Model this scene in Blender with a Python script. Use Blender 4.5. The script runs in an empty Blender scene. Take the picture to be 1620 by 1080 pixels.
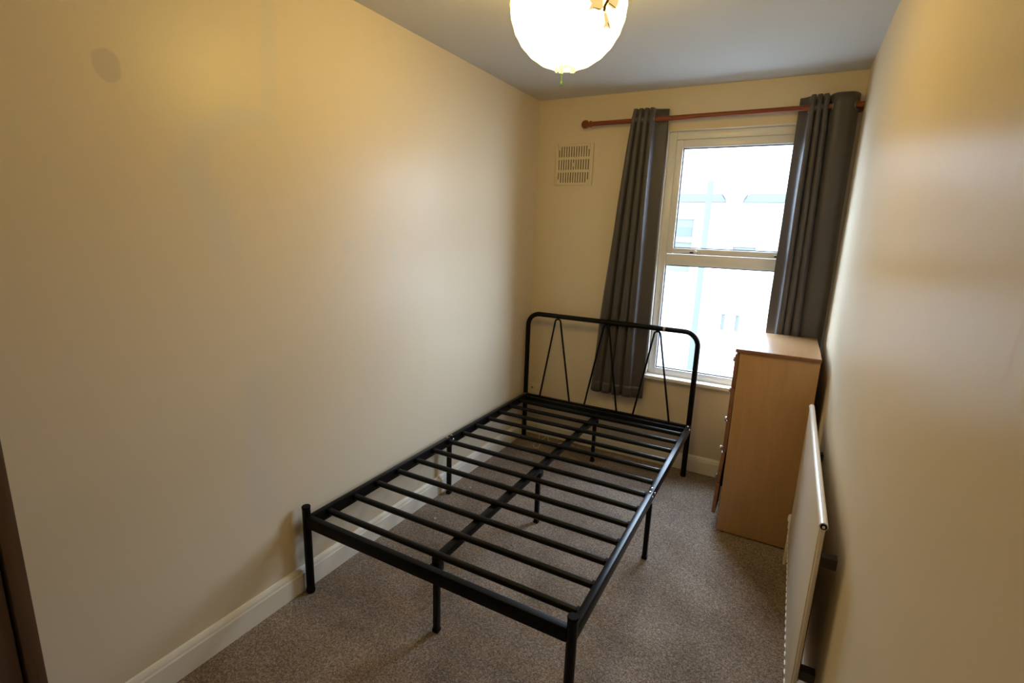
import bpy, bmesh, math, random
from mathutils import Vector, Matrix
random.seed(7)
S = bpy.context.scene
COL = S.collection

# ------------------------------------------------------------------ camera
cam = bpy.data.cameras.new('camera')
cam.sensor_width = 36.0
cam.lens = 801.18 / 1620 * 36
cam.clip_start = 0.02
co = bpy.data.objects.new('camera', cam)
COL.objects.link(co)
r = Vector((0.8760772, 0.48097831, 0.03389097))
u = Vector((-0.13290889, 0.1733254, 0.97585528))
f = Vector((-0.46349106, 0.85942898, -0.21577272))
co.matrix_world = Matrix(((r.x, u.x, -f.x, 1.61447), (r.y, u.y, -f.y, -1.23225), (r.z, u.z, -f.z, 1.5005), (0, 0, 0, 1)))
S.camera = co

# ------------------------------------------------------------------ sky, exposure
W_ = bpy.data.worlds.new('overcast_sky')
S.world = W_
W_.use_nodes = True
bg = W_.node_tree.nodes['Background']
bg.inputs['Color'].default_value = (0.71, 0.885, 1.15, 1)
bg.inputs['Strength'].default_value = 24.0
LANTERN = 14.6                       # radiance of the lit paper shade
S.view_settings.view_transform = 'Standard'
S.view_settings.look = 'None'
S.view_settings.exposure = 0.0
S.view_settings.gamma = 1.0
S.view_settings.use_curve_mapping = False
S.cycles.use_denoising = True
S.cycles.max_bounces = 14
S.cycles.diffuse_bounces = 8
S.cycles.sample_clamp_indirect = 10

# room dimensions
W, L, H, Y0 = 1.829, 2.034, 2.341, -1.75
OX0, OX1, OZ0, OZ1 = 0.866, 1.665, 0.60, 2.105      # window opening

# portal in the window opening (guides the sky sampling, gives no light of its own)
pl = bpy.data.lights.new('window_portal', 'AREA')
pl.shape = 'RECTANGLE'; pl.size = OX1 - OX0; pl.size_y = OZ1 - OZ0
pl.cycles.is_portal = True
po = bpy.data.objects.new('window_portal', pl); COL.objects.link(po)
po.location = ((OX0 + OX1) / 2, L + 0.112, (OZ0 + OZ1) / 2)
po.rotation_euler = (math.radians(-90), 0, 0)

# ------------------------------------------------------------------ materials
def mat(name, col, rough=0.5, spec=0.5, metal=0.0, noise=None, bump=None, sheen=0.0, coat=0.0):
    m = bpy.data.materials.new(name); m.use_nodes = True
    nt = m.node_tree; b = nt.nodes['Principled BSDF']
    b.inputs['Base Color'].default_value = (*col, 1)
    b.inputs['Roughness'].default_value = rough
    b.inputs['Specular IOR Level'].default_value = spec
    b.inputs['Metallic'].default_value = metal
    b.inputs['Sheen Weight'].default_value = sheen
    b.inputs['Coat Weight'].default_value = coat
    tc = nt.nodes.new('ShaderNodeTexCoord')
    if noise:                               # (scale, amount, detail)
        n = nt.nodes.new('ShaderNodeTexNoise')
        n.inputs['Scale'].default_value = noise[0]; n.inputs['Detail'].default_value = noise[2] if len(noise) > 2 else 4
        nt.links.new(tc.outputs['Object'], n.inputs['Vector'])
        mx = nt.nodes.new('ShaderNodeMix'); mx.data_type = 'RGBA'
        a = noise[1]
        mx.inputs[6].default_value = (*[c * (1 - a) for c in col], 1)
        mx.inputs[7].default_value = (*[min(1, c * (1 + a)) for c in col], 1)
        nt.links.new(n.outputs['Fac'], mx.inputs[0])
        nt.links.new(mx.outputs[2], b.inputs['Base Color'])
    if bump:                                # (scale, strength, distance)
        n2 = nt.nodes.new('ShaderNodeTexNoise'); n2.inputs['Scale'].default_value = bump[0]; n2.inputs['Detail'].default_value = 3
        nt.links.new(tc.outputs['Object'], n2.inputs['Vector'])
        bp = nt.nodes.new('ShaderNodeBump'); bp.inputs['Strength'].default_value = bump[1]; bp.inputs['Distance'].default_value = bump[2]
        nt.links.new(n2.outputs['Fac'], bp.inputs['Height'])
        nt.links.new(bp.outputs['Normal'], b.inputs['Normal'])
    return m

def ramp(nt, stops):
    n = nt.nodes.new('ShaderNodeValToRGB')
    e = n.color_ramp.elements
    e[0].position, e[0].color = stops[0][0], (*stops[0][1], 1)
    e[1].position, e[1].color = stops[-1][0], (*stops[-1][1], 1)
    for p, c in stops[1:-1]:
        k = e.new(p); k.color = (*c, 1)
    return n

def wood(name, dark, light, scale=(1, 14, 1.2), rough=0.4, spec=0.4, fine=22):
    m = mat(name, light, rough, spec)
    nt = m.node_tree; b = nt.nodes['Principled BSDF']
    tc = nt.nodes.new('ShaderNodeTexCoord'); mp = nt.nodes.new('ShaderNodeMapping')
    mp.inputs['Scale'].default_value = scale
    nt.links.new(tc.outputs['Object'], mp.inputs['Vector'])
    n = nt.nodes.new('ShaderNodeTexNoise'); n.inputs['Scale'].default_value = fine / 5; n.inputs['Detail'].default_value = 7
    n.inputs['Roughness'].default_value = 0.65; n.inputs['Distortion'].default_value = 0.6
    nt.links.new(mp.outputs[0], n.inputs['Vector'])
    rp = ramp(nt, [(0.3, dark), (0.7, light)])
    nt.links.new(n.outputs['Fac'], rp.inputs[0]); nt.links.new(rp.outputs[0], b.inputs['Base Color'])
    return m

CREAM = (0.68, 0.585, 0.435)
M_wall = mat('cream_wall_paint', CREAM, 0.42, 0.35, noise=(2.0, 0.03), bump=(260, 0.10, 0.001))
M_wall_r = mat('cream_satin_wall_paint', CREAM, 0.55, 0.25, noise=(2.0, 0.03), bump=(140, 0.10, 0.001))
def satin(m, fac, rough, bump=None):
    """paint film: a little constant gloss over a matt base"""
    nt = m.node_tree; b = nt.nodes['Principled BSDF']
    b.inputs['Specular IOR Level'].default_value = 0.0; b.inputs['Roughness'].default_value = 1.0
    g = nt.nodes.new('ShaderNodeBsdfGlossy'); g.inputs['Roughness'].default_value = rough
    mx = nt.nodes.new('ShaderNodeMixShader'); mx.inputs[0].default_value = fac
    if bump:
        tc = nt.nodes.new('ShaderNodeTexCoord'); mp = nt.nodes.new('ShaderNodeMapping'); mp.inputs['Scale'].default_value = bump[0]
        nz = nt.nodes.new('ShaderNodeTexNoise'); nz.inputs['Scale'].default_value = 1.0; nz.inputs['Detail'].default_value = 5
        bp = nt.nodes.new('ShaderNodeBump'); bp.inputs['Strength'].default_value = bump[1]; bp.inputs['Distance'].default_value = bump[2]
        nt.links.new(tc.outputs['Object'], mp.inputs['Vector']); nt.links.new(mp.outputs[0], nz.inputs['Vector'])
        nt.links.new(nz.outputs['Fac'], bp.inputs['Height']); nt.links.new(bp.outputs[0], g.inputs['Normal'])
    nt.links.new(b.outputs[0], mx.inputs[1]); nt.links.new(g.outputs[0], mx.inputs[2])
    nt.links.new(mx.outputs[0], nt.nodes['Material Output'].inputs['Surface'])
satin(M_wall_r, 0.080, 0.30, ((8, 26, 5), 0.45, 0.004))
M_ceil = mat('ceiling_paint', (0.58, 0.57, 0.545), 0.8, 0.2, noise=(3, 0.02), bump=(150, 0.08, 0.001))
M_base = mat('white_gloss_baseboard', (0.78, 0.74, 0.65), 0.35, 0.45, noise=(9, 0.04))
M_upvc = mat('white_window_plastic', (0.74, 0.735, 0.72), 0.3, 0.45, noise=(14, 0.03))
M_gask = mat('dark_window_gasket', (0.03, 0.03, 0.035), 0.6)
M_black = mat('black_powder_coat', (0.0032, 0.003, 0.003), 0.33, 0.2, bump=(500, 0.05, 0.0005))
M_matte = mat('matte_black_steel', (0.004, 0.0038, 0.0038), 0.55, 0.15)
M_cap = mat('black_plastic_cap', (0.006, 0.006, 0.006), 0.75, 0.1)
M_bolt = mat('zinc_bolt', (0.45, 0.43, 0.40), 0.3, metal=1.0)
M_tape = mat('clear_tape', (0.40, 0.36, 0.32), 0.3)
M_rail = wood('red_brown_pole', (0.15, 0.035, 0.011), (0.26, 0.064, 0.020), (1.5, 12, 12), 0.38, 0.35)
M_beech = wood('beech_laminate', (0.42, 0.245, 0.115), (0.50, 0.30, 0.145), (7, 7, 0.8), 0.38, 0.4)
M_beechtop = wood('beech_laminate_top', (0.42, 0.245, 0.115), (0.50, 0.30, 0.145), (8, 0.9, 8), 0.33, 0.5)
M_red = wood('cherry_edge', (0.20, 0.085, 0.04), (0.27, 0.125, 0.06), (7, 0.9, 7), 0.4)
M_dark = wood('dark_brown_wood', (0.055, 0.031, 0.017), (0.095, 0.054, 0.030), (12, 12, 0.7), 0.4)
M_knob = mat('chrome_knob', (0.6, 0.58, 0.58), 0.18, metal=1.0)
M_rad = mat('white_radiator_enamel', (0.72, 0.65, 0.54), 0.3, 0.5, noise=(6, 0.02))
M_brk = mat('grey_steel_bracket', (0.07, 0.062, 0.05), 0.6)
M_radtop = mat('radiator_top_rail_enamel', (0.80, 0.76, 0.70), 0.28, 0.5)
M_hole = mat('dark_void', (0.01, 0.01, 0.01), 0.9, 0.1)
M_vent = mat('cream_vent_plastic', (0.66, 0.57, 0.41), 0.45, 0.4)
M_ventback = mat('brown_vent_backing', (0.07, 0.05, 0.03), 0.8)
M_sock = mat('socket_plastic', (0.68, 0.61, 0.47), 0.35)
M_cable = mat('white_cable_plastic', (0.62, 0.57, 0.49), 0.5)
M_scrap = mat('paper_scrap', (0.75, 0.70, 0.60), 0.7)
M_ring = mat('brushed_eyelet', (0.35, 0.35, 0.37), 0.3, metal=1.0)

# curtain fabric: grey satin, a little light passes through
M_cur = mat('grey_satin_curtain', (0.082, 0.071, 0.069), 0.48, 0.5, noise=(40, 0.10), sheen=0.2, bump=(900, 0.10, 0.0006))
nt = M_cur.node_tree
tr = nt.nodes.new('ShaderNodeBsdfTranslucent'); tr.inputs['Color'].default_value = (0.17, 0.15, 0.15, 1)
mx = nt.nodes.new('ShaderNodeMixShader'); mx.inputs[0].default_value = 0.16
nt.links.new(nt.nodes['Principled BSDF'].outputs[0], mx.inputs[1]); nt.links.new(tr.outputs[0], mx.inputs[2])
nt.links.new(mx.outputs[0], nt.nodes['Material Output'].inputs['Surface'])

# carpet
M_carpet = mat('brown_carpet', (0.15, 0.115, 0.095), 0.95, 0.1)
nt = M_carpet.node_tree; b = nt.nodes['Principled BSDF']
tc = nt.nodes.new('ShaderNodeTexCoord')
n1 = nt.nodes.new('ShaderNodeTexNoise'); n1.inputs['Scale'].default_value = 95; n1.inputs['Detail'].default_value = 5; n1.inputs['Roughness'].default_value = 0.7
vo = nt.nodes.new('ShaderNodeTexVoronoi'); vo.inputs['Scale'].default_value = 270
nt.links.new(tc.outputs['Object'], vo.inputs['Vector'])
vs_ = nt.nodes.new('ShaderNodeSeparateColor'); nt.links.new(vo.outputs['Color'], vs_.inputs[0])
va = nt.nodes.new('ShaderNodeMath'); va.operation = 'MULTIPLY_ADD'; va.inputs[1].default_value = 0.45
nt.links.new(vs_.outputs[0], va.inputs[0])
n2 = nt.nodes.new('ShaderNodeTexNoise'); n2.inputs['Scale'].default_value = 3.2; n2.inputs['Detail'].default_value = 4
for n in (n1, n2): nt.links.new(tc.outputs['Object'], n.inputs['Vector'])
r1 = ramp(nt, [(0.22, (0.130, 0.098, 0.077)), (0.5, (0.255, 0.205, 0.167)), (0.80, (0.47, 0.395, 0.33))])
r2 = ramp(nt, [(0.35, (0.78, 0.745, 0.71)), (0.65, (1.12, 1.12, 1.12))])
vb_ = nt.nodes.new('ShaderNodeMath'); vb_.operation = 'MULTIPLY'; vb_.inputs[1].default_value = 0.55
nt.links.new(n1.outputs['Fac'], vb_.inputs[0]); nt.links.new(vb_.outputs[0], va.inputs[2])
nt.links.new(va.outputs[0], r1.inputs[0]); nt.links.new(n2.outputs['Fac'], r2.inputs[0])
ml = nt.nodes.new('ShaderNodeMix'); ml.data_type = 'RGBA'; ml.blend_type = 'MULTIPLY'; ml.inputs[0].default_value = 1
nt.links.new(r1.outputs[0], ml.inputs[6]); nt.links.new(r2.outputs[0], ml.inputs[7])
nt.links.new(ml.outputs[2], b.inputs['Base Color'])
bp = nt.nodes.new('ShaderNodeBump'); bp.inputs['Strength'].default_value = 0.8; bp.inputs['Distance'].default_value = 0.006
nt.links.new(va.outputs[0], bp.inputs['Height']); nt.links.new(bp.outputs[0], b.inputs['Normal'])

# left wall: the same paint with filler patches and rubbed marks that are really on it (plane x = 0, masks in y,z)
M_wall_l = mat('cream_wall_paint_patched', CREAM, 0.55, 0.25, bump=(260, 0.10, 0.001))
nt = M_wall_l.node_tree; b = nt.nodes['Principled BSDF']
tc = nt.nodes.new('ShaderNodeTexCoord'); sx = nt.nodes.new('ShaderNodeSeparateXYZ')
nt.links.new(tc.outputs['Object'], sx.inputs[0])
wn = nt.nodes.new('ShaderNodeTexNoise'); wn.inputs['Scale'].default_value = 14; wn.inputs['Detail'].default_value = 3
nt.links.new(tc.outputs['Object'], wn.inputs['Vector'])
def mth(op, a, bb=None, c=None, clamp=False):
    n = nt.nodes.new('ShaderNodeMath'); n.operation = op; n.use_clamp = clamp
    for i, v in enumerate((a, bb, c)):
        if v is None: continue
        if isinstance(v, (int, float)): n.inputs[i].default_value = v
        else: nt.links.new(v, n.inputs[i])
    return n.outputs[0]
WY = mth('ADD', sx.outputs[1], mth('MULTIPLY', mth('SUBTRACT', wn.outputs['Fac'], 0.5), 0.03))
WZ = mth('ADD', sx.outputs[2], mth('MULTIPLY', mth('SUBTRACT', wn.outputs['Fac'], 0.5), 0.03))
def seg(y0, z0, y1, z1, rad, soft):
    dy, dz = y1 - y0, z1 - z0; l2 = dy * dy + dz * dz
    py, pz = mth('SUBTRACT', WY, y0), mth('SUBTRACT', WZ, z0)
    t = mth('DIVIDE', mth('ADD', mth('MULTIPLY', py, dy), mth('MULTIPLY', pz, dz)), l2, clamp=True)
    ey = mth('SUBTRACT', py, mth('MULTIPLY', t, dy)); ez = mth('SUBTRACT', pz, mth('MULTIPLY', t, dz))
    d = mth('SQRT', mth('ADD', mth('MULTIPLY', ey, ey), mth('MULTIPLY', ez, ez)))
    return mth('MULTIPLY', mth('DIVIDE', mth('SUBTRACT', rad + soft, d), soft), 1.0, clamp=True)
streak = None
for s_, k_ in (((0.0, 2.30, -0.02, 1.90, 0.012, 0.03), 0.6), ((-0.02, 1.83, -0.15, 1.82, 0.012, 0.03), 0.7), ((-0.15, 1.82, -0.26, 1.74, 0.018, 0.04), 0.8),
               ((-0.26, 1.74, -0.30, 1.65, 0.022, 0.04), 0.9), ((-0.30, 1.65, -0.22, 1.42, 0.03, 0.05), 0.7), ((-0.14, 0.92, -0.16, 0.45, 0.03, 0.05), 0.6),
               ((0.30, 1.42, 0.31, 1.40, 0.012, 0.02), 0.6), ((0.48, 1.40, 0.50, 1.44, 0.012, 0.02), 0.5), ((0.58, 1.36, 0.57, 1.40, 0.010, 0.02), 0.5)):
    v = mth('MULTIPLY', seg(*s_), min(1.0, k_ * 1.25))
    streak = v if streak is None else mth('MAXIMUM', streak, v)
WY, WZ = sx.outputs[1], sx.outputs[2]
patch = mth('MAXIMUM', seg(-0.4885, 1.888, -0.4885, 1.868, 0.027, 0.006), seg(-0.507, 1.892, -0.507, 1.872, 0.012, 0.006))
m1 = nt.nodes.new('ShaderNodeMix'); m1.data_type = 'RGBA'
m1.inputs[6].default_value = (*CREAM, 1); m1.inputs[7].default_value = (0.63, 0.575, 0.48, 1)
nt.links.new(mth('MULTIPLY', streak, 0.95), m1.inputs[0])
m2 = nt.nodes.new('ShaderNodeMix'); m2.data_type = 'RGBA'
nt.links.new(m1.outputs[2], m2.inputs[6]); m2.inputs[7].default_value = (0.56, 0.49, 0.395, 1)
nt.links.new(mth('MULTIPLY', patch, 0.9), m2.inputs[0])
nt.links.new(m2.outputs[2], b.inputs['Base Color'])

satin(M_wall_l, 0.030, 0.34, ((3, 9, 4), 0.2, 0.004))

# glass
M_glass = bpy.data.materials.new('window_glass'); M_glass.use_nodes = True
nt = M_glass.node_tree; nt.nodes.remove(nt.nodes['Principled BSDF'])
tp = nt.nodes.new('ShaderNodeBsdfTransparent'); tp.inputs[0].default_value = (0.95, 0.97, 0.97, 1)
gl = nt.nodes.new('ShaderNodeBsdfGlossy'); gl.inputs['Roughness'].default_value = 0.02
fr = nt.nodes.new('ShaderNodeFresnel'); fr.inputs[0].default_value = 1.45
ms = nt.nodes.new('ShaderNodeMixShader')
gq = nt.nodes.new('ShaderNodeNewGeometry'); fm = nt.nodes.new('ShaderNodeMath'); fm.operation = 'SUBTRACT'; fm.inputs[0].default_value = 1.0
nt.links.new(gq.outputs['Backfacing'], fm.inputs[1])
fx = nt.nodes.new('ShaderNodeMath'); fx.operation = 'MULTIPLY'      # reflect on the way in only, the far face of the thin pane adds nothing
nt.links.new(fr.outputs[0], fx.inputs[0]); nt.links.new(fm.outputs[0], fx.inputs[1])
nt.links.new(fx.outputs[0], ms.inputs[0]); nt.links.new(tp.outputs[0], ms.inputs[1]); nt.links.new(gl.outputs[0], ms.inputs[2])
nt.links.new(ms.outputs[0], nt.nodes['Material Output'].inputs['Surface'])

def glow(name, col, strength):
    m = bpy.data.materials.new(name); m.use_nodes = True
    b = m.node_tree.nodes['Principled BSDF']
    b.inputs['Base Color'].default_value = (0.30, 0.24, 0.15, 1)
    b.inputs['Emission Color'].default_value = (*col, 1); b.inputs['Emission Strength'].default_value = strength
    b.inputs['Roughness'].default_value = 0.7
    return m
M_paper = glow('lit_paper_shade', (1.0, 0.69, 0.17), LANTERN)
M_leaf = glow('lit_tan_leaf', (1.0, 0.67, 0.24), 0.92)
M_twig = mat('dark_twig', (0.10, 0.06, 0.03), 0.8)
M_collar = glow('lit_paper_collar', (1.0, 0.9, 0.45), 1.0)
M_green = mat('green_pull_tag', (0.05, 0.22, 0.04), 0.4)
M_white = mat('white_fitting_plastic', (0.8, 0.78, 0.72), 0.4)

M_render = mat('white_house_render', (0.34, 0.34, 0.33), 0.9, 0.2, noise=(1.5, 0.04))
M_eave = mat('grey_blue_eave', (0.060, 0.065, 0.056), 0.8, 0.2)
M_hpane = mat('grey_house_window', (0.062, 0.067, 0.057), 0.5, 0.05)
M_hpane2 = mat('grey_house_window_low', (0.078, 0.080, 0.066), 0.5, 0.05)
M_hpane3 = mat('pale_house_window', (0.095, 0.10, 0.085), 0.5, 0.05)
M_pole = mat('grey_street_pole', (0.061, 0.066, 0.057), 0.7, 0.05)
M_road = mat('pale_road', (0.20, 0.20, 0.195), 0.9, 0.2, noise=(4, 0.1))

# ------------------------------------------------------------------ mesh helpers
class MB:
    def __init__(self): self.bm = bmesh.new()
    def box(self, x0, x1, y0, y1, z0, z1, bev=0.0, M=None, seg=2):
        g = bmesh.ops.create_cube(self.bm, size=1.0)
        vs = g['verts']
        for v in vs:
            v.co = Vector((x0 + (v.co.x + 0.5) * (x1 - x0), y0 + (v.co.y + 0.5) * (y1 - y0), z0 + (v.co.z + 0.5) * (z1 - z0)))
        if bev > 0:
            es = list({e for v in vs for e in v.link_edges})
            g2 = bmesh.ops.bevel(self.bm, geom=es, offset=bev, segments=seg, affect='EDGES', profile=0.5)
            vs = list({v for f_ in g2['faces'] for v in f_.verts} | {v for v in vs if v.is_valid})
        if M is not None:
            for v in vs: v.co = M @ v.co
        return self
    def tube(self, pts, rad, n=12, cap=True, flat=1.0):
        pts = [Vector(p) for p in pts]
        rads = rad if isinstance(rad, (list, tuple)) else [rad] * len(pts)
        rings = []; prev = None
        for i, p in enumerate(pts):
            if i == 0: t = pts[1] - p
            elif i == len(pts) - 1: t = p - pts[i - 1]
            else: t = (pts[i + 1] - p).normalized() + (p - pts[i - 1]).normalized()
            t.normalize()
            if prev is None:
                a = Vector((0, 0, 1)) if abs(t.z) < 0.9 else Vector((0, 1, 0))
                e1 = t.cross(a).normalized()
            else:
                e1 = (prev - t * prev.dot(t)).normalized()
            e2 = t.cross(e1).normalized(); prev = e1
            rings.append([self.bm.verts.new(p + (e1 * math.cos(2 * math.pi * k / n) + e2 * math.sin(2 * math.pi * k / n) * flat) * rads[i]) for k in range(n)])
        for A, B in zip(rings, rings[1:]):
            for k in range(n):
                self.bm.faces.new((A[k], A[(k + 1) % n], B[(k + 1) % n], B[k]))
        if cap:
            self.bm.faces.new(rings[0][::-1]); self.bm.faces.new(rings[-1])
        return self
    def lathe(self, prof, origin, axis='z', n=20):
        o = Vector(origin)
        ax = {'x': (Vector((1, 0, 0)), Vector((0, 1, 0)), Vector((0, 0, 1))), 'y': (Vector((0, 1, 0)), Vector((0, 0, 1)), Vector((1, 0, 0))),
              'z': (Vector((0, 0, 1)), Vector((1, 0, 0)), Vector((0, 1, 0)))}[axis]
        rings = []
        for rr, h in prof:
            rr = max(rr, 1e-4)
            rings.append([self.bm.verts.new(o + ax[0] * h + (ax[1] * math.cos(2 * math.pi * k / n) + ax[2] * math.sin(2 * math.pi * k / n)) * rr) for k in range(n)])
        for A, B in zip(rings, rings[1:]):
            for k in range(n):
                self.bm.faces.new((A[k], A[(k + 1) % n], B[(k + 1) % n], B[k]))
        self.bm.faces.new(rings[0][::-1]); self.bm.faces.new(rings[-1])
        return self
    def build(self, name, m, parent=None, smooth=True, angle=35):
        bm = self.bm
        bmesh.ops.recalc_face_normals(bm, faces=bm.faces)
        me = bpy.data.meshes.new(name); bm.to_mesh(me); bm.free()
        me.materials.append(m)
        if smooth:
            me.shade_smooth()
            me.set_sharp_from_angle(angle=math.radians(angle))
        o = bpy.data.objects.new(name, me); COL.objects.link(o)
        if parent is not None:
            o.parent = parent
            o.matrix_parent_inverse = Matrix.Translation(-wloc(parent))
        return o

def wloc(o):
    v = Vector(o.location)
    if o.parent is not None:
        v = v + o.matrix_parent_inverse.translation + wloc(o.parent)
    return v

def thing(name, label, cat, loc=(0, 0, 0), group=None):
    o = bpy.data.objects.new(name, None); COL.objects.link(o)
    o.location = loc; o.empty_display_size = 0.05
    return tag(o, label, cat, group)
def tag(o, label, cat, group=None):
    o['label'] = label; o['category'] = cat
    if group: o['group'] = group
    return o
def struct(o):
    o['kind'] = 'structure'; return o

# ================================================================== SETTING
T = 0.20
struct(MB().box(-T, W + T, Y0 - T, L + 0.115, -0.12, 0).build('floor', M_carpet, smooth=False))
struct(MB().box(-T, W + T, Y0 - T, L + 0.115, H, H + 0.15).build('ceiling', M_ceil, smooth=False))
struct(MB().box(-T, 0, Y0 - T, L + 0.115, 0, H).build('wall_left', M_wall_l, smooth=False))
struct(MB().box(W, W + T, Y0 - T, L + 0.115, 0, H).build('wall_right', M_wall_r, smooth=False))
struct(MB().box(0, W, Y0 - T, Y0, 0, H).build('wall_front', M_wall, smooth=False))
wb = MB()
wb.box(0, OX0, L, L + 0.115, 0, H); wb.box(OX1, W, L, L + 0.115, 0, H)
wb.box(OX0, OX1, L, L + 0.115, 0, OZ0); wb.box(OX0, OX1, L, L + 0.115, OZ1, H)
struct(wb.build('wall_back', M_wall, smooth=False))

def baseboard(name, p0, p1, nrm):
    """moulded skirting: profile swept from p0 to p1, thickness along nrm"""
    prof = [(0, 0.001), (0.016, 0.001), (0.016, 0.082), (0.013, 0.088), (0.013, 0.094), (0.010, 0.102), (0.006, 0.108), (0, 0.110)]
    m = MB(); R0 = []; R1 = []
    for d, z in prof:
        R0.append(m.bm.verts.new(Vector(p0) + Vector(nrm) * d + Vector((0, 0, z))))
        R1.append(m.bm.verts.new(Vector(p1) + Vector(nrm) * d + Vector((0, 0, z))))
    n = len(prof)
    for k in range(n): m.bm.faces.new((R0[k], R0[(k + 1) % n], R1[(k + 1) % n], R1[k]))
    m.bm.faces.new(R0); m.bm.faces.new(R1[::-1])
    return struct(m.build(name, M_base, angle=25))
baseboard('baseboard_left', (0, -0.92, 0), (0, L, 0), (1, 0, 0))
baseboard('baseboard_back', (0.0163, L, 0), (W, L, 0), (0, -1, 0))
baseboard('baseboard_right', (W, Y0, 0), (W, L - 0.0163, 0), (-1, 0, 0))

# ------------------------------------------------------------------ window
YF = L + 0.028                      # room face of the window frame
win = bpy.data.objects.new('window_1', None); COL.objects.link(win)
win.location = ((OX0 + OX1) / 2, YF, OZ0); win.empty_display_size = 0.1
struct(win)
FX0, FX1 = OX0 + 0.003, OX1 - 0.003
m = MB()
m.box(FX0, FX0 + 0.046, YF, YF + 0.065, OZ0 + 0.002, OZ1 - 0.003, 0.003)
m.box(FX1 - 0.046, FX1, YF, YF + 0.065, OZ0 + 0.002, OZ1 - 0.003, 0.003)
m.box(FX0 + 0.046, FX1 - 0.046, YF, YF + 0.065, OZ1 - 0.048, OZ1 - 0.003, 0.003)
m.box(FX0 + 0.046, FX1 - 0.046, YF, YF + 0.065, OZ0 + 0.002, OZ0 + 0.048, 0.003)
m.build('outer_frame', M_upvc, win)
MB().box(FX0 + 0.046, FX1 - 0.046, YF, YF + 0.065, 1.318, 1.385, 0.004).build('transom', M_upvc, win)
# opening sash in the upper light
SX0, SX1, SZ0, SZ1 = FX0 + 0.0475, FX1 - 0.0475, 1.387, OZ1 - 0.050
sash = MB()
sash.box(SX0, SX0 + 0.040, YF - 0.008, YF + 0.05, SZ0, SZ1, 0.004)
sash.box(SX1 - 0.040, SX1, YF - 0.008, YF + 0.05, SZ0, SZ1, 0.004)
sash.box(SX0 + 0.040, SX1 - 0.040, YF - 0.008, YF + 0.05, SZ1 - 0.046, SZ1, 0.004)
sash.box(SX0 + 0.040, SX1 - 0.040, YF - 0.008, YF + 0.05, SZ0, SZ0 + 0.036, 0.004)
sash = sash.build('sash', M_upvc, win)
def gasket(x0, x1, z0, z1, y, par, w=0.006):
    g = MB()
    g.box(x0, x0 + w, y, y + 0.012, z0, z1); g.box(x1 - w, x1, y, y + 0.012, z0, z1)
    g.box(x0 + w, x1 - w, y, y + 0.012, z0, z0 + w); g.box(x0 + w, x1 - w, y, y + 0.012, z1 - w, z1)
    return g.build('gasket', M_gask, par, smooth=False)
gx0, gx1, gz0, gz1 = SX0 + 0.040, SX1 - 0.040, SZ0 + 0.036, SZ1 - 0.046
gasket(gx0, gx1, gz0, gz1, YF + 0.004, sash)
MB().box(gx0, gx1, YF + 0.016, YF + 0.020, gz0, gz1).build('pane', M_glass, sash, smooth=False)
# fixed lower light with its glazing bead
bx0, bx1, bz0, bz1 = FX0 + 0.046, FX1 - 0.046, OZ0 + 0.048, 1.318
gasket(bx0, bx1, bz0, bz1, YF + 0.010, win)
MB().box(bx0, bx1, YF + 0.022, YF + 0.026, bz0, bz1).build('pane', M_glass, win, smooth=False)
# latches at the foot of the sash
MB().tube([(SX0 + 0.004, YF - 0.0105, 1.393), (1.056, YF - 0.0125, 1.401)], 0.0028, 8).build('window_stay', M_upvc, win)
for x in (1.082, 1.545):
    lt = MB().box(x - 0.026, x + 0.026, YF - 0.013, YF - 0.0075, 1.392, 1.408, 0.002).build('window_latch', M_upvc, win)
    MB().box(x - 0.024, x - 0.002, YF - 0.022, YF - 0.013, 1.395, 1.405, 0.002).build('latch_catch', M_gask, lt)
    MB().box(x + 0.004, x + 0.016, YF - 0.026, YF - 0.013, 1.388, 1.412, 0.003).build('latch_lever', M_upvc, lt)
    MB().tube([(x + 0.021, YF - 0.013, 1.400), (x + 0.021, YF - 0.018, 1.400)], 0.0035, 10).build('latch_screw', M_bolt, lt)
# plaster edge bead round the reveal
m = MB()
m.box(OX0 - 0.004, OX0 + 0.0025, L - 0.004, YF, OZ0 + 0.02, OZ1 + 0.004, 0.002)
m.box(OX1 - 0.0025, OX1 + 0.004, L - 0.004, YF, OZ0 + 0.02, OZ1 + 0.004, 0.002)
m.box(OX0 + 0.0025, OX1 - 0.0025, L - 0.004, YF, OZ1 - 0.0025, OZ1 + 0.004, 0.002)
m.build('reveal_bead', M_base, win)
MB().box(OX0 - 0.035, OX1 - 0.03, L - 0.034, L - 0.0005, OZ0 - 0.022, OZ0 + 0.002, 0.006).box(OX0 + 0.001, OX1 - 0.001, L - 0.002, YF, OZ0 + 0.0005, OZ0 + 0.003).build('window_sill', M_base, win)

# ================================================================== BED
bed = thing('bed_frame', 'black metal double bed frame without mattress, slatted base and tubular headboard', 'bed', (0.61, 0.965, 0))
BX0, BX1, BY1 = 0.036, 1.184, 1.93
ZR0, ZR1 = 0.302, 0.352
HT = 0.947 - 0.016                  # centre of the headboard's top tube
def screw(p, n, par):
    p = Vector(p); n = Vector(n)
    MB().tube([p, p + n * 0.003, p + n * 0.005], [0.007, 0.006, 0.003], 10).build('bolt', M_bolt, par)
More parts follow.
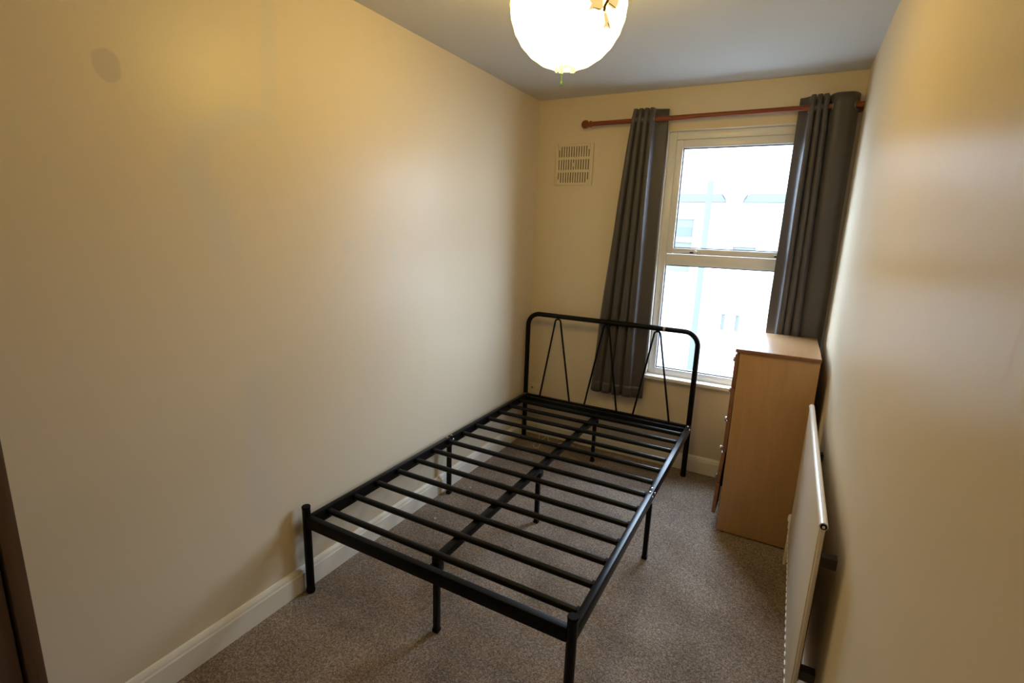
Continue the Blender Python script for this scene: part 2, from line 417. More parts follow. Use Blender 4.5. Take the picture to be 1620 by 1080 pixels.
# headboard loop: posts and top rail bent from one tube
RC = 0.085
pts = [(BX0, BY1, 0.004), (BX0, BY1, 0.3), (BX0, BY1, HT - RC)]
for k in range(1, 9):
    a = math.pi / 2 * k / 8
    pts.append((BX0 + RC - RC * math.cos(a), BY1, HT - RC + RC * math.sin(a)))
for k in range(0, 9):
    a = math.pi / 2 * k / 8
    pts.append((BX1 - RC + RC * math.sin(a), BY1, HT - RC + RC * math.cos(a)))
pts += [(BX1, BY1, 0.3), (BX1, BY1, 0.004)]
hb = MB().tube(pts, 0.0165, 16).build('headboard_loop', M_black, bed)
hb['label'] = 'black bent tube forming the headboard posts and top rail'
for x in (BX0, BX1):
    MB().lathe([(0.017, 0), (0.0185, 0.003), (0.0185, 0.016), (0.0168, 0.018)], (x, BY1, 0.0005)).build('foot_cap', M_black, hb)
MB().tube([(0.972, BY1, HT), (0.978, BY1, HT), (0.984, BY1, HT)], [0.0172, 0.0178, 0.0172], 16).build('tape_band', M_tape, hb)
MB().box(BX0 + 0.012, BX1 - 0.012, BY1 - 0.013, BY1 + 0.013, 0.300, 0.341, 0.004).build('headboard_bar', M_black, bed)
for xa, x0, x1 in ((0.262, 0.150, 0.380), (0.607, 0.489, 0.719), (0.939, 0.828, 1.063)):
    zt = HT - 0.0205
    p = [(x0, BY1, 0.334), (xa - 0.024, BY1, zt - 0.045)]
    for k in range(0, 9):
        a = math.pi * (0.93 - 0.86 * k / 8)
        p.append((xa + 0.020 * math.cos(a), BY1, zt - 0.020 + 0.020 * math.sin(a)))
    p += [(xa + 0.024, BY1, zt - 0.045), (x1, BY1, 0.334)]
    MB().tube(p, 0.0064, 10).build('headboard_rod', M_black, bed)
# foot posts
for x in (BX0 + 0.003, BX1 + 0.003):
    fp = MB().tube([(x, 0, 0.004), (x, 0, 0.384)], 0.0165, 18).build('foot_post', M_black, bed)
    MB().lathe([(0.0170, 0.0), (0.0172, 0.002), (0.0172, 0.0070), (0.0160, 0.0085), (0.001, 0.0088)], (x, 0, 0.384)).build('post_cap', M_cap, fp)
    MB().lathe([(0.017, 0), (0.0182, 0.003), (0.0182, 0.016), (0.0168, 0.018)], (x, 0, 0.0005)).build('foot_cap', M_black, fp)
MB().box(BX0 + 0.016, BX1 - 0.011, -0.0125, 0.0125, ZR0, ZR1, 0.003).build('foot_rail', M_matte, bed)
MB().box(BX0 + 0.016, BX1 - 0.014, BY1 - 0.062, BY1 - 0.036, ZR0 - 0.022, ZR1 - 0.014, 0.003).build('head_rail', M_black, bed)
# side rails: two halves each, joined in the middle over a leg
YM = 0.957
for x, sgn in ((BX0 + 0.018, 1), (BX1 + 0.003, -1)):
    xa, xb = x - 0.0125, x + 0.0125
    for ya, yb in ((0.013, YM - 0.001), (YM + 0.001, BY1 - 0.012)):
        rl = MB().box(xa, xb, ya, yb, ZR0, ZR1, 0.003).build('side_rail', M_black, bed)
        for yy in ((YM - 0.02,) if ya < 0.5 else (YM + 0.02, BY1 - 0.05)):
            screw((x, yy, ZR1 - 0.0005), (0, 0, 1), rl)
            screw((xb - 0.0003 if sgn < 0 else xb - 0.0003, yy, ZR1 - 0.022), (1, 0, 0), rl)
    lg = MB().box(x - 0.011, x + 0.011, YM - 0.011, YM + 0.011, 0.012, ZR0 + 0.002, 0.003).build('middle_leg', M_black, bed)
    MB().box(x - 0.013, x + 0.013, YM - 0.013, YM + 0.013, 0.0005, 0.016, 0.003).build('foot_cap', M_black, lg)
    MB().box(x - 0.014, x + 0.014, YM - 0.03, YM + 0.03, ZR0 - 0.005, ZR0 + 0.001, 0.001).build('leg_bracket', M_black, lg)
# centre beam and its legs
XM = 0.616
MB().box(XM - 0.016, XM + 0.016, 0.085, 1.875, 0.292, 0.322, 0.003).build('center_beam', M_black, bed)
for y in (0.096, 0.957, 1.812):
    lg = MB().box(XM - 0.011, XM + 0.011, y - 0.011, y + 0.011, 0.012, 0.293, 0.003).build('center_leg', M_black, bed)
    MB().box(XM - 0.013, XM + 0.013, y - 0.013, y + 0.013, 0.0005, 0.016, 0.003).build('foot_cap', M_black, lg)
    MB().box(XM - 0.019, XM + 0.019, y - 0.020, y + 0.020, 0.262, 0.2925, 0.002).build('leg_socket', M_black, lg)
# slats
for i in range(13):
    y = 0.090 + 0.1405 * i
    xa, xb = BX0 + 0.030, BX1 - 0.009
    sl = MB().tube([(xa, y, 0.334), (xb, y, 0.334)], 0.0142, 14, flat=0.85).build('slat', M_black, bed)
    for x0, x1 in ((xa, xa + 0.012), (xb - 0.012, xb)):
        MB().box(x0, x1, y - 0.013, y + 0.013, 0.320, 0.347, 0.004).build('slat_end_cap', M_cap, sl)

# ================================================================== CHEST OF DRAWERS
CX0, CX1, CY0, CY1, CZ = 1.4535, 1.790, 1.390, 1.938, 0.976
ch = thing('chest_of_drawers', 'tall beech laminate chest of five drawers under the window in the right corner', 'chest of drawers', ((CX0 + CX1) / 2, (CY0 + CY1) / 2, 0))
MB().box(CX0, CX1, CY0, CY0 + 0.018, 0.006, CZ - 0.018, 0.001).build('side_panel', M_beech, ch)
MB().box(CX0, CX1, CY1 - 0.018, CY1, 0.006, CZ - 0.018, 0.001).build('side_panel', M_beech, ch)
MB().box(CX1 - 0.006, CX1 - 0.001, CY0 + 0.018, CY1 - 0.018, 0.02, CZ - 0.018).build('back_panel', M_beech, ch)
MB().box(CX0 + 0.03, CX0 + 0.045, CY0 + 0.018, CY1 - 0.018, 0.002, 0.075).build('plinth', M_beech, ch)
tp_ = MB().box(CX0 - 0.018, CX1 + 0.002, CY0 - 0.006, CY1 + 0.006, CZ - 0.018, CZ, 0.002).build('top_panel', M_beechtop, ch)
e_ = MB()
e_.box(CX0 - 0.0195, CX1 + 0.002, CY0 - 0.0085, CY0 - 0.006, CZ - 0.0175, CZ - 0.0015, 0.001)
e_.box(CX0 - 0.0205, CX0 - 0.018, CY0 - 0.0085, CY1 + 0.006, CZ - 0.0175, CZ - 0.0015, 0.001)
e_.build('edge_band', M_red, tp_)['label'] = 'reddish brown edge of the chest top'
for y in (CY0 + 0.03, CY0 + 0.03): pass
for x, y in ((CX0 + 0.03, CY0 + 0.009), (CX1 - 0.03, CY0 + 0.009), (CX0 + 0.03, CY1 - 0.009), (CX1 - 0.03, CY1 - 0.009)):
    MB().lathe([(0.007, 0), (0.007, 0.006)], (x, y, 0.0003), 'z', 10).build('glide', M_gask, ch)
DZ = [0.948, 0.777, 0.606, 0.435, 0.264, 0.092]
for k in range(5):
    z1, z0 = DZ[k] - 0.0015, DZ[k + 1] + 0.0015
    out = (0.002, 0.002, 0.003, 0.006, 0.014)[k]
    xf = CX0 - out                       # inner face of the front
    tilt = 0.009 if k == 3 else (0.004 if k == 4 else 0.0)
    M_ = Matrix.Translation((xf, 0, z1)) @ Matrix.Rotation(math.atan2(tilt, z1 - z0), 4, 'Y') @ Matrix.Translation((-xf, 0, -z1))
    box_ = MB()
    ya, yb = CY0 + 0.032, CY1 - 0.032
    xr = xf + 0.29
    box_.box(xf + 0.004, xr, ya, ya + 0.012, z0 + 0.02, z1 - 0.03); box_.box(xf + 0.004, xr, yb - 0.012, yb, z0 + 0.02, z1 - 0.03)
    box_.box(xr - 0.012, xr, ya + 0.012, yb - 0.012, z0 + 0.02, z1 - 0.03); box_.box(xf + 0.004, xr - 0.012, ya + 0.012, yb - 0.012, z0 + 0.02, z0 + 0.026)
    dr = box_.build('drawer', M_white, ch, smooth=False)
    if k >= 3: dr['label'] = 'drawer hanging slightly open'
    MB().box(xf - 0.018, xf, CY0 + 0.001, CY1 - 0.001, z0, z1, 0.0015, M=M_).build('drawer_front', M_red, dr)
    zk = (z0 + z1) / 2
    kb = MB().lathe([(0.006, 0.0), (0.0055, -0.010), (0.012, -0.015), (0.0145, -0.021), (0.012, -0.026), (0.004, -0.0285)], (xf - 0.0175 - tilt * 0.5, 1.665, zk), 'x', 18).build('knob', M_knob, dr)

# ================================================================== RADIATOR
rad = thing('radiator', 'white single panel radiator on the right wall in front of the chest', 'radiator', (1.80, 0.67, 0.18))
RY0, RY1, RX = 0.150, 1.205, 1.7715
MB().box(RX - 0.008, RX - 0.0005, RY0 + 0.012, RY1 - 0.012, 0.185, 0.796, 0.003).build('front_sheet', M_rad, rad)
MB().box(RX + 0.0005, RX + 0.006, RY0 + 0.006, RY1 - 0.006, 0.185, 0.796, 0.002).build('back_sheet', M_rad, rad)
for ya in (RY0, RY1 - 0.0125):
    MB().box(RX - 0.004, RX + 0.003, ya, ya + 0.0125, 0.19, 0.790, 0.001).build('side_seam', M_rad, rad)
tr_ = MB().tube([(RX, RY0 - 0.002, 0.803), (RX, RY1, 0.803)], 0.0105, 16).build('top_rail', M_radtop, rad)
MB().tube([(RX, RY0 - 0.0022, 0.803), (RX, RY0 - 0.0045, 0.803)], 0.0078, 16).build('bleed_valve_socket', M_hole, tr_)
MB().tube([(RX, RY0 - 0.0045, 0.803), (RX, RY0 - 0.007, 0.803)], 0.0034, 8).build('bleed_valve', M_radtop, tr_)
MB().tube([(RX, RY0 + 0.004, 0.186), (RX, RY1 - 0.004, 0.186)], 0.008, 12).build('bottom_seam', M_rad, rad)
dm = MB()
for k in range(26):
    y = RY0 + 0.03 + k * 0.0395
    dm.box(RX - 0.0105, RX - 0.0065, y, y + 0.022, 0.185, 0.191, 0.001)
dm = dm.build('seam_welds', M_radtop, rad); dm['kind'] = 'stuff'
for y in (0.27, 1.05):
    MB().box(RX + 0.0055, RX + 0.020, y - 0.012, y + 0.012, 0.25, 0.68, 0.002).box(RX + 0.020, W, y - 0.015, y + 0.015, 0.26, 0.29).box(RX + 0.020, W, y - 0.015, y + 0.015, 0.63, 0.66).build('wall_bracket', M_brk, rad)
vz = 0.205
vb = MB().tube([(RX, RY1 - 0.006, vz), (RX, RY1 + 0.06, vz)], 0.008, 12).tube([(RX, RY1 + 0.06, vz - 0.02), (RX, RY1 + 0.06, vz + 0.016)], 0.011, 14).build('valve_body', M_radtop, rad)
MB().lathe([(0.012, 0.0), (0.016, 0.004), (0.016, 0.026), (0.013, 0.032), (0.004, 0.033)], (RX, RY1 + 0.06, vz + 0.016), 'z', 16).build('valve_cap', M_radtop, vb)
MB().tube([(RX, RY1 + 0.06, 0.0), (RX, RY1 + 0.06, vz - 0.018)], 0.0075, 12).build('pipe', M_rad, vb)
vb = MB().tube([(RX, RY0 + 0.006, vz), (RX, RY0 - 0.05, vz)], 0.008, 12).tube([(RX, RY0 - 0.05, vz - 0.02), (RX, RY0 - 0.05, vz + 0.016)], 0.011, 14).build('valve_body', M_radtop, rad)
MB().tube([(RX, RY0 - 0.05, 0.0), (RX, RY0 - 0.05, vz - 0.018)], 0.0075, 12).build('pipe', M_rad, vb)

# ================================================================== CURTAIN POLE + CURTAINS
RYC, RZ = L - 0.068, 2.164
rod = thing('curtain_pole', 'red-brown wooden curtain pole with ball finial above the window', 'curtain pole', (1.09, RYC, RZ))
MB().tube([(0.385, RYC, RZ - 0.003), (W - 0.004, RYC, RZ + 0.003)], 0.0135, 18).build('pole', M_rail, rod)
MB().lathe([(0.0135, 0.016), (0.019, 0.012), (0.019, 0.004), (0.012, 0.0), (0.013, -0.006), (0.022, -0.012), (0.0255, -0.024), (0.0245, -0.036), (0.018, -0.046), (0.008, -0.0515), (0.001, -0.0525)],
           (0.388, RYC, RZ - 0.003), 'x', 22).build('finial', M_rail, rod)
for x in (0.735, 1.815):
    MB().tube([(x, L, RZ - 0.001), (x, L - 0.012, RZ - 0.001), (x, L - 0.013, RZ - 0.001), (x, RYC + 0.010, RZ - 0.001)], [0.022, 0.020, 0.009, 0.009], 14).build('pole_bracket', M_rail, rod)

def spline(p, k):
    """Catmull-Rom through tuples, k steps per span"""
    out = []
    for i in range(len(p) - 1):
        q = [p[max(i - 1, 0)], p[i], p[i + 1], p[min(i + 2, len(p) - 1)]]
        for j in range(k):
            t = j / k
            out.append(tuple(0.5 * (2 * b_ + (c_ - a_) * t + (2 * a_ - 5 * b_ + 4 * c_ - d_) * t * t + (3 * b_ - a_ - 3 * c_ + d_) * t ** 3) for a_, b_, c_, d_ in zip(*q)))
    out.append(tuple(p[-1])); return out
def folds(crests, half, notch=0.003):
    """cloth outline over a row of rounded folds: (x, d), d = -1 at the front crest, +1 at the back"""
    pts = []
    for i, c in enumerate(crests):
        pts += [(c - half, -0.25), (c - half * 0.75, -0.8), (c, -1.0), (c + half * 0.75, -0.8), (c + half, -0.25)]
        if i < len(crests) - 1:
            m_ = (c + crests[i + 1]) / 2
            pts += [(m_ - notch, 0.6), (m_, 0.95), (m_ + notch, 0.6)]
    return pts
def curtain(label, top, bot, ztop, zbot, yc_top, yc_bot, a_top, a_bot, seed, rings):
    c = thing('curtain', label, 'curtain', (sum(p[0] for p in bot) / len(bot), yc_bot, zbot), 'grey eyelet curtains at the window')
    T_, B_ = spline(top, 4), spline(bot, 4)
    n = len(T_); NV = 40
    rnd = random.Random(seed); ph = [rnd.uniform(0, 6.28) for _ in range(4)]
    def pt(k, v):
        e = v ** 0.8
        (x0, d0), (x1, d1) = T_[k], B_[k]
        x = x0 * (1 - e) + x1 * e; d = d0 * (1 - e) + d1 * e
        g = k / n * 9
        x += e * (0.004 * math.sin(5.0 * v + ph[0] + g) + 0.0025 * math.sin(12 * v + ph[1] - 1.7 * g))
        y = (yc_top * (1 - e) + yc_bot * e) + (a_top * (1 - e) + a_bot * e) * d * (1 - 0.18 * e * (0.5 + 0.5 * math.sin(4 * v + g + ph[2])))
        return Vector((x, y, ztop * (1 - v) + zbot * v))
    def sheet(vs_, name, th):
        m = MB(); gr = [[m.bm.verts.new(pt(k, v)) for k in range(n)] for v in vs_]
        for A, B in zip(gr, gr[1:]):
            for k in range(n - 1): m.bm.faces.new((A[k], A[k + 1], B[k + 1], B[k]))
        o = m.build(name, M_cur, c, angle=180)
        so = o.modifiers.new('thickness', 'SOLIDIFY'); so.thickness = th; so.offset = 0
        return o
    sheet([j / NV for j in range(NV + 1)], 'cloth', 0.0022)
    sheet([0.957, 0.97, 0.985, 1.0], 'hem', 0.0042)
    v = (ztop - RZ) / (ztop - zbot)
    for k in range(1, n):
        p, q = pt(k - 1, v), pt(k, v)
        if (p.y - RYC) * (q.y - RYC) < 0:
            t = (RYC - p.y) / (q.y - p.y); o_ = p.lerp(q, t); d = (q - p).normalized()
            MB().tube([o_ + (d * math.cos(2 * math.pi * j / 16) + Vector((0, 0, 1)) * math.sin(2 * math.pi * j / 16)) * 0.021 for j in range(17)], 0.0033, 8, cap=False).build('eyelet', M_ring, c)
    return c
curtain('grey satin eyelet curtain hanging left of the window, beside the headboard',
        [(0.664, 0.9), (0.666, 0.4)] + folds([0.683, 0.716, 0.749, 0.782], 0.0130, 0.002) + [(0.801, 0.35), (0.83, 0.7), (0.868, 0.95)],
        [(0.508, 0.6), (0.512, 0.2)] + folds([0.548, 0.620, 0.692, 0.758], 0.026, 0.005) + [(0.795, 0.25), (0.83, 0.6), (0.866, 0.8)],
        2.222, 0.440, RYC, L - 0.058, 0.036, 0.020, 3, 1)
curtain('grey satin eyelet curtain hanging right of the window, behind the chest of drawers',
        [(1.540, 0.95), (1.560, 0.75), (1.583, 0.25)] + folds([1.601, 1.630, 1.658], 0.0112, 0.002) + [(1.674, 0.6), (1.677, 0.6), (1.684, -0.2), (1.705, -0.95), (1.745, -1.0), (1.775, -0.75), (1.795, 0.0), (1.806, 0.95)],
        [(1.534, 0.8), (1.552, 0.5), (1.570, 0.2)] + folds([1.598, 1.646, 1.690], 0.0165, 0.004) + [(1.712, 0.6), (1.716, 0.6), (1.722, -0.2), (1.742, -0.9), (1.770, -1.0), (1.795, -0.8), (1.808, -0.1), (1.814, 0.8)],
        2.222, 0.46, RYC, L - 0.055, 0.036, 0.018, 11, -1)

# ================================================================== PENDANT LANTERN
LC, LR = Vector((0.929, 0.32, 2.156)), 0.174
lamp = thing('pendant_lamp', 'lit round white paper lantern hanging close under the ceiling', 'lamp', tuple(LC))
m = MB(); NR, NA = 26, 40
rows = []
for j in range(NR + 1):
    th = math.radians(9) + (math.pi - math.radians(18)) * j / NR
    rr = LR * (1.0 if j % 2 else 0.991)
    rows.append([m.bm.verts.new(LC + Vector((math.sin(th) * math.cos(2 * math.pi * k / NA), math.sin(th) * math.sin(2 * math.pi * k / NA), math.cos(th))) * rr) for k in range(NA)])
for A, B in zip(rows, rows[1:]):
    for k in range(NA): m.bm.faces.new((A[k], A[(k + 1) % NA], B[(k + 1) % NA], B[k]))
sh = m.build('lamp_shade', M_paper, lamp, angle=60)
# collar under the shade: a ring with notches
m = MB()
for k in range(14):
    if k in (3, 4, 9): continue
    a0, a1 = 2 * math.pi * k / 14, 2 * math.pi * (k + 0.96) / 14
    zz = LC.z - LR * 0.985
    d = 0.003 + 0.006 * ((k * 5) % 3) / 2
    vs = []
    for rr in (0.026, 0.031):
        for a in (a0, a1):
            for z in (zz + 0.004, zz - d):
                vs.append(m.bm.verts.new((LC.x + rr * math.cos(a), LC.y + rr * math.sin(a), z)))
    for q in ((0, 1, 3, 2), (4, 6, 7, 5), (0, 4, 5, 1), (2, 3, 7, 6), (0, 2, 6, 4), (1, 5, 7, 3)):
        m.bm.faces.new([vs[i] for i in q])
m.build('shade_collar', M_collar, lamp, smooth=False)
tg = MB().tube([(0.921, 0.310, 1.985), (0.922, 0.310, 1.962), (0.9225, 0.310, 1.946)], [0.0016, 0.0016, 0.0016], 8).build('pull_cord', M_green, lamp)
MB().lathe([(0.001, 0), (0.0028, 0.003), (0.0028, 0.010), (0.001, 0.013)], (0.9225, 0.310, 1.934), 'z', 10).build('cord_bead', M_green, tg)
MB().tube([LC + Vector((0, 0, LR - 0.006)), (LC.x, LC.y, H - 0.012)], 0.004, 8).lathe([(0.045, 0), (0.045, -0.006), (0.038, -0.0115), (0.012, -0.012)], (LC.x, LC.y, H - 0.0002), 'z', 20).build('ceiling_rose', M_white, lamp)
def on_shade(name, dirs, m_, k=1.012):
    mm = MB()
    c = sum((Vector(d) for d in dirs), Vector()) / len(dirs)
    cv = mm.bm.verts.new(LC + c.normalized() * LR * (k + 0.004))
    vs = [mm.bm.verts.new(LC + Vector(d).normalized() * LR * k) for d in dirs]
    for a_, b_ in zip(vs, vs[1:] + vs[:1]): mm.bm.faces.new((cv, a_, b_))
    o = mm.build(name, m_, sh)
    so = o.modifiers.new('thickness', 'SOLIDIFY'); so.thickness = 0.0012; so.offset = 1
    return o
on_shade('leaf_patch', [(0.623, -0.753, -0.212), (0.806, -0.57, -0.157), (0.805, -0.499, -0.322), (0.752, -0.543, -0.373), (0.705, -0.614, -0.356), (0.634, -0.668, -0.39), (0.679, -0.666, -0.31)], M_leaf)
on_shade('leaf_patch', [(0.866, -0.478, -0.15), (0.967, -0.236, -0.095), (0.947, -0.238, -0.217), (0.909, -0.295, -0.293), (0.86, -0.432, -0.272)], M_leaf)
on_shade('leaf_patch', [(0.805, -0.457, -0.378), (0.832, -0.416, -0.368), (0.843, -0.272, -0.464), (0.832, -0.194, -0.519), (0.796, -0.305, -0.523), (0.763, -0.323, -0.56), (0.799, -0.354, -0.485)], M_leaf)
def twig(dirs, rr):
    MB().tube([LC + Vector(d).normalized() * LR * 1.022 for d in dirs], rr, 8).build('twig', M_twig, sh)
twig([(0.872, -0.467, -0.147), (0.85, -0.472, -0.233), (0.82, -0.486, -0.303), (0.807, -0.465, -0.364)], 0.0042)
twig([(0.69, -0.632, -0.352), (0.782, -0.515, -0.351)], 0.001)
twig([(0.868, -0.431, -0.247), (0.932, -0.242, -0.27)], 0.001)
twig([(0.82, -0.31, -0.47), (0.832, -0.20, -0.515)], 0.001)

# ================================================================== VENT GRILLE
VX0, VX1, VZ0, VZ1 = 0.136, 0.404, 1.800, 2.060
vent = thing('vent_grille', 'cream slotted plastic wall vent left of the curtain pole', 'vent', ((VX0 + VX1) / 2, L, VZ0))
YV = L - 0.0005
m = MB(); bw = 0.022
m.box(VX0, VX0 + bw, YV - 0.008, YV, VZ0, VZ1, 0.002); m.box(VX1 - bw, VX1, YV - 0.008, YV, VZ0, VZ1, 0.002)
m.box(VX0 + bw, VX1 - bw, YV - 0.008, YV, VZ0, VZ0 + 0.017, 0.002); m.box(VX0 + bw, VX1 - bw, YV - 0.008, YV, VZ1 - 0.017, VZ1, 0.002)
iz0, iz1 = VZ0 + 0.017, VZ1 - 0.017
rowh = (iz1 - iz0 - 2 * 0.016) / 3
for k in (1, 2):
    z = iz0 + k * rowh + (k - 1) * 0.016
    m.box(VX0 + bw, VX1 - bw, YV - 0.0078, YV, z, z + 0.016)
m.build('vent_frame', M_vent, vent)
MB().box(VX0 + bw, VX1 - bw, YV - 0.0012, YV - 0.0002, iz0, iz1).build('vent_backing', M_ventback, vent, smooth=False)
pit = (VX1 - VX0 - 2 * bw) / 13
for rw in range(3):
    z0 = iz0 + rw * (rowh + 0.016)
    for k in range(14):
        x = VX0 + bw + k * pit
        xa, xb = x - 0.0052, x + 0.0052
        MB().box(max(xa, VX0 + bw), min(xb, VX1 - bw), YV - 0.0074, YV - 0.0012, z0 - 0.0005, z0 + rowh + 0.0005).build('vent_slat', M_vent, vent, smooth=False)
xc, zc = (VX0 + VX1) / 2, iz0 + 1.5 * rowh + 0.016
ck = MB().box(xc - 0.0055, xc + 0.0055, YV - 0.0085, YV - 0.0012, zc - 0.012, zc + 0.012, 0.001).build('vent_lever', M_vent, vent)
for xq, zq in ((VX0 + bw, iz1), (VX1 - bw, iz1), (VX0 + bw, iz0), (VX1 - bw, iz0)):
    sx_ = 1 if xq < xc else -1; sz_ = -1 if zq > zc else 1
    xa, xb = sorted((xq, xq + sx_ * 0.018)); za, zb = sorted((zq, zq + sz_ * 0.020))
    MB().box(xa, xb, YV - 0.0076, YV - 0.0012, za, zb).build('vent_corner', M_vent, vent, smooth=False)

# ================================================================== WALL SOCKET
sk = thing('wall_socket', 'small cream wall socket behind the left end of the headboard', 'socket', (0.055, L, 0.315))
MB().box(0.012, 0.098, L - 0.010, L - 0.0005, 0.305, 0.391, 0.003).build('face_plate', M_sock, sk)
MB().box(0.035, 0.050, L - 0.0115, L - 0.0095, 0.352, 0.366, 0.0005).build('socket_opening', mat('grey_green_socket', (0.16, 0.19, 0.15), 0.5), sk)
for x in (0.022, 0.088):
    MB().tube([(x, L - 0.0095, 0.348), (x, L - 0.0112, 0.348)], 0.003, 10).build('plate_screw', M_bolt, sk)

# ================================================================== CABLE AND SCRAPS ON THE CARPET
cb = [(0.10, 2.005, 0.09), (0.125, 1.99, 0.03), (0.15, 1.96, 0.006), (0.16, 1.90, 0.004), (0.165, 1.84, 0.004), (0.19, 1.79, 0.004), (0.22, 1.80, 0.004), (0.20, 1.87, 0.004), (0.19, 1.94, 0.012), (0.215, 1.96, 0.03), (0.24, 1.93, 0.012), (0.27, 1.90, 0.004), (0.30, 1.93, 0.004), (0.33, 1.97, 0.004), (0.38, 1.985, 0.004), (0.42, 1.97, 0.004)]
def smooth_path(p, k=5):
    out = []
    P_ = [Vector(q) for q in p]
    for i in range(len(P_) - 1):
        a, b_, c_, d_ = P_[max(i - 1, 0)], P_[i], P_[i + 1], P_[min(i + 2, len(P_) - 1)]
        for j in range(k):
            t = j / k
            out.append(0.5 * ((2 * b_) + (c_ - a) * t + (2 * a - 5 * b_ + 4 * c_ - d_) * t * t + (3 * b_ - a - 3 * c_ + d_) * t ** 3))
    out.append(P_[-1]); return out
tag(MB().tube(smooth_path(cb), 0.0022, 8).build('cable', M_cable), 'thin white cable loosely coiled on the carpet under the headboard', 'cable')
def scrap(x, y, s, label):
    m = MB()
    n = 7
    lo, hi = [], []
    for k in range(n):
        a = 2 * math.pi * k / n; rr = s * random.uniform(0.7, 1.1)
        lo.append(m.bm.verts.new((x + rr * math.cos(a), y + rr * 0.7 * math.sin(a), 0.0004)))
        hi.append(m.bm.verts.new((x + rr * 0.8 * math.cos(a + .2), y + rr * 0.6 * math.sin(a + .2), 0.004 + 0.5 * s * random.random())))
    for k in range(n): m.bm.faces.new((lo[k], lo[(k + 1) % n], hi[(k + 1) % n], hi[k]))
    m.bm.faces.new(lo[::-1]); m.bm.faces.new(hi)
    tag(m.build('paper_scrap', M_scrap, angle=20), label, 'litter', 'white scraps on the carpet under the bed')
scrap(0.045, 1.70, 0.008, 'small white scrap by the left baseboard, farthest of the three under the bed')
scrap(0.126, 1.072, 0.008, 'small white scrap on carpet near the left middle leg of the bed')
scrap(0.145, 0.705, 0.009, 'small white scrap on carpet, nearest of the three to the foot of the bed')

# ================================================================== WARDROBE (left edge)
WXF, WYR = 0.50, -0.945
wd = thing('wardrobe', 'dark brown wooden wardrobe at the left edge against the left wall', 'wardrobe', (0.25, WYR - 0.4, 0))
MB().box(0.018, WXF, WYR - 0.026, WYR, 0.0005, 1.45, 0.003).build('side_panel', M_dark, wd)
MB().box(0.018, WXF, WYR - 0.80, WYR - 0.774, 0.0005, 1.45, 0.003).build('side_panel', M_dark, wd)
MB().box(0.018, WXF, WYR - 0.774, WYR - 0.026, 1.424, 1.45, 0.002).build('top_panel', M_dark, wd)
MB().box(0.018, 0.024, WYR - 0.774, WYR - 0.026, 0.0005, 1.424).build('back_panel', M_dark, wd)
MB().box(0.024, WXF - 0.03, WYR - 0.774, WYR - 0.026, 0.0005, 0.06, 0.002).build('plinth', M_dark, wd)
for k in range(2):
    ya = WYR - 0.030 - 0.371 * k
    d_ = MB().box(WXF - 0.024, WXF - 0.006, ya - 0.368, ya, 0.066, 1.42, 0.003).build('door', M_dark, wd)
    yk = ya - 0.335 if k == 0 else ya - 0.033
    MB().lathe([(0.006, 0), (0.006, 0.012), (0.014, 0.018), (0.014, 0.024), (0.004, 0.028)], (WXF - 0.0065, yk, 0.8), 'x', 14).build('knob', M_dark, d_)

# ================================================================== STREET OUTSIDE
GZ = -3.2
struct(MB().box(-25, 25, L + 0.6, 40, GZ - 0.2, GZ).build('street_ground', M_road, smooth=False))
HY = L + 10.0
hs = thing('terraced_house', 'overexposed white terraced house across the street seen through the window', 'house', (0, HY + 3, GZ))
def hole_wall(holes, x0, x1, z0, z1, y0, y1):
    """solid wall with rectangular openings, built as strips"""
    m = MB()
    xs = sorted({x0, x1} | {h[0] for h in holes} | {h[1] for h in holes})
    zs = sorted({z0, z1} | {h[2] for h in holes} | {h[3] for h in holes})
    for a, b_ in zip(xs, xs[1:]):
        for c, d_ in zip(zs, zs[1:]):
            cx, cz = (a + b_) / 2, (c + d_) / 2
            if any(h[0] < cx < h[1] and h[2] < cz < h[3] for h in holes): continue
            m.box(a, b_, y0, y1, c, d_)
    bmesh.ops.remove_doubles(m.bm, verts=m.bm.verts, dist=1e-4)
    return m
holes = [(-1.75, -0.57, 0.55, 1.95), (0.28, 0.88, 0.75, 1.33), (0.22, 0.40, -0.80, -0.30), (0.54, 0.72, -0.80, -0.30), (-3.6, -2.6, 0.55, 1.95), (2.4, 3.4, 0.55, 1.95)]
hole_wall(holes, -9, 9, GZ, 2.6, HY, HY + 0.3).build('wall', M_render, hs, smooth=False)
MB().box(-9, 9, HY + 0.3, HY + 6, GZ, 2.5).build('wall', M_render, hs, smooth=False)
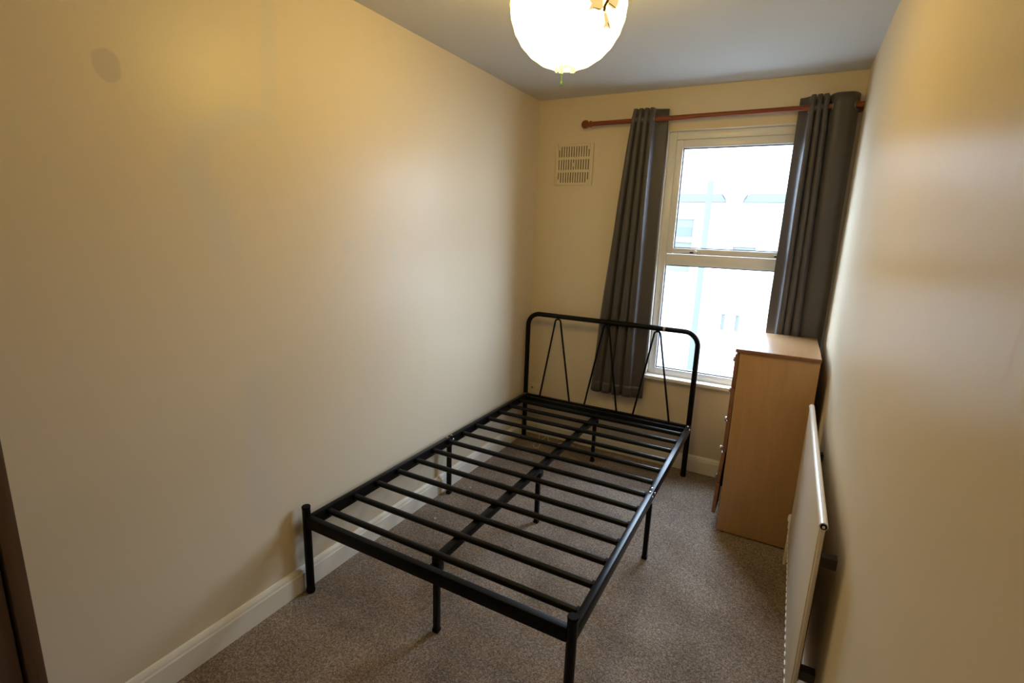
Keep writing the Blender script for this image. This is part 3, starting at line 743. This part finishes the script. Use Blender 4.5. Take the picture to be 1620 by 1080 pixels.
for i, (a, b_, c, d_) in enumerate(holes):
    wf = MB()
    fw = 0.05
    wf.box(a, a + fw, HY + 0.05, HY + 0.13, c, d_); wf.box(b_ - fw, b_, HY + 0.05, HY + 0.13, c, d_)
    wf.box(a + fw, b_ - fw, HY + 0.05, HY + 0.13, c, c + fw); wf.box(a + fw, b_ - fw, HY + 0.05, HY + 0.13, d_ - fw, d_)
    zm = (c + d_) / 2
    if d_ - c > 0.8:
        zm = 1.40
        wf.box(a + fw, b_ - fw, HY + 0.04, HY + 0.12, zm - 0.06, zm + 0.06)
    wf = wf.build('window', M_render, hs, smooth=False)
    if d_ - c > 0.8:
        MB().box(a + fw, b_ - fw, HY + 0.09, HY + 0.11, 1.70, d_ - fw).build('pane', M_hpane2, wf, smooth=False)
        MB().box(a + fw, b_ - fw, HY + 0.08, HY + 0.10, zm + 0.06, 1.70).build('pane', M_hpane, wf, smooth=False)
        MB().box(a + fw, b_ - fw, HY + 0.09, HY + 0.11, c + fw, zm - 0.06).build('pane', M_hpane2, wf, smooth=False)
    else:
        MB().box(a + fw, b_ - fw, HY + 0.09, HY + 0.11, c + fw, d_ - fw).build('pane', M_hpane2 if i == 1 else M_hpane3, wf, smooth=False)
    if i < 2 or i > 3:
        MB().box(a - 0.12, b_ + 0.12, HY - 0.05, HY + 0.02, d_ + 0.05, d_ + 0.09).build('lintel', M_hpane2 if i == 1 else M_render, hs, smooth=False)
# eaves band in two pieces with the pale tapering gable foot between them, roof above
for x0, x1, xb0, xb1 in ((-9, -0.035, -9, 0.10), (0.59, 9, 0.44, 9)):
    m = MB()
    vs = [m.bm.verts.new(p) for p in ((x0, HY - 0.22, 2.475), (x1, HY - 0.22, 2.475), (xb1, HY - 0.22, 2.29), (xb0, HY - 0.22, 2.29),
                                      (x0, HY, 2.475), (x1, HY, 2.475), (xb1, HY, 2.29), (xb0, HY, 2.29))]
    for q in ((0, 1, 2, 3), (7, 6, 5, 4), (0, 4, 5, 1), (1, 5, 6, 2), (2, 6, 7, 3), (3, 7, 4, 0)): m.bm.faces.new([vs[i] for i in q])
    m.build('eave_board', M_eave, hs, smooth=False)
m = MB()
vs = [m.bm.verts.new(p) for p in ((-0.025, HY - 0.25, 2.6), (0.58, HY - 0.25, 2.6), (0.43, HY - 0.25, 2.27), (0.11, HY - 0.25, 2.27), (-0.025, HY, 2.6), (0.58, HY, 2.6), (0.43, HY, 2.27), (0.11, HY, 2.27))]
for q in ((0, 1, 2, 3), (7, 6, 5, 4), (0, 4, 5, 1), (1, 5, 6, 2), (2, 6, 7, 3), (3, 7, 4, 0)): m.bm.faces.new([vs[i] for i in q])
m.build('gable_foot', M_render, hs, smooth=False)
m = MB()
vs = [m.bm.verts.new(p) for p in ((-9, HY - 0.05, 2.6), (9, HY - 0.05, 2.6), (9, HY + 3, 4.2), (-9, HY + 3, 4.2), (9, HY + 6, 2.6), (-9, HY + 6, 2.6))]
for q in ((0, 1, 2, 3), (3, 2, 4, 5), (0, 5, 4, 1), (0, 3, 5), (1, 4, 2)): m.bm.faces.new([vs[i] for i in q])
m.build('roof', mat('pale_roof', (0.35, 0.35, 0.35), 0.8, 0.2), hs, smooth=False)
sp = thing('street_pole', 'grey blue street pole standing outside between window and white house', 'pole', (0.408, L + 5, GZ))
MB().tube([(0.408, L + 5, GZ), (0.408, L + 5, 2.45)], [0.055, 0.043], 16).build('shaft', M_pole, sp)
MB().lathe([(0.046, 0), (0.046, 0.03), (0.02, 0.06)], (0.408, L + 5, 2.45), 'z', 16).build('cap', M_pole, sp)
MB().lathe([(0.09, 0), (0.09, 0.9), (0.06, 1.0)], (0.408, L + 5, GZ), 'z', 16).build('base', M_pole, sp)
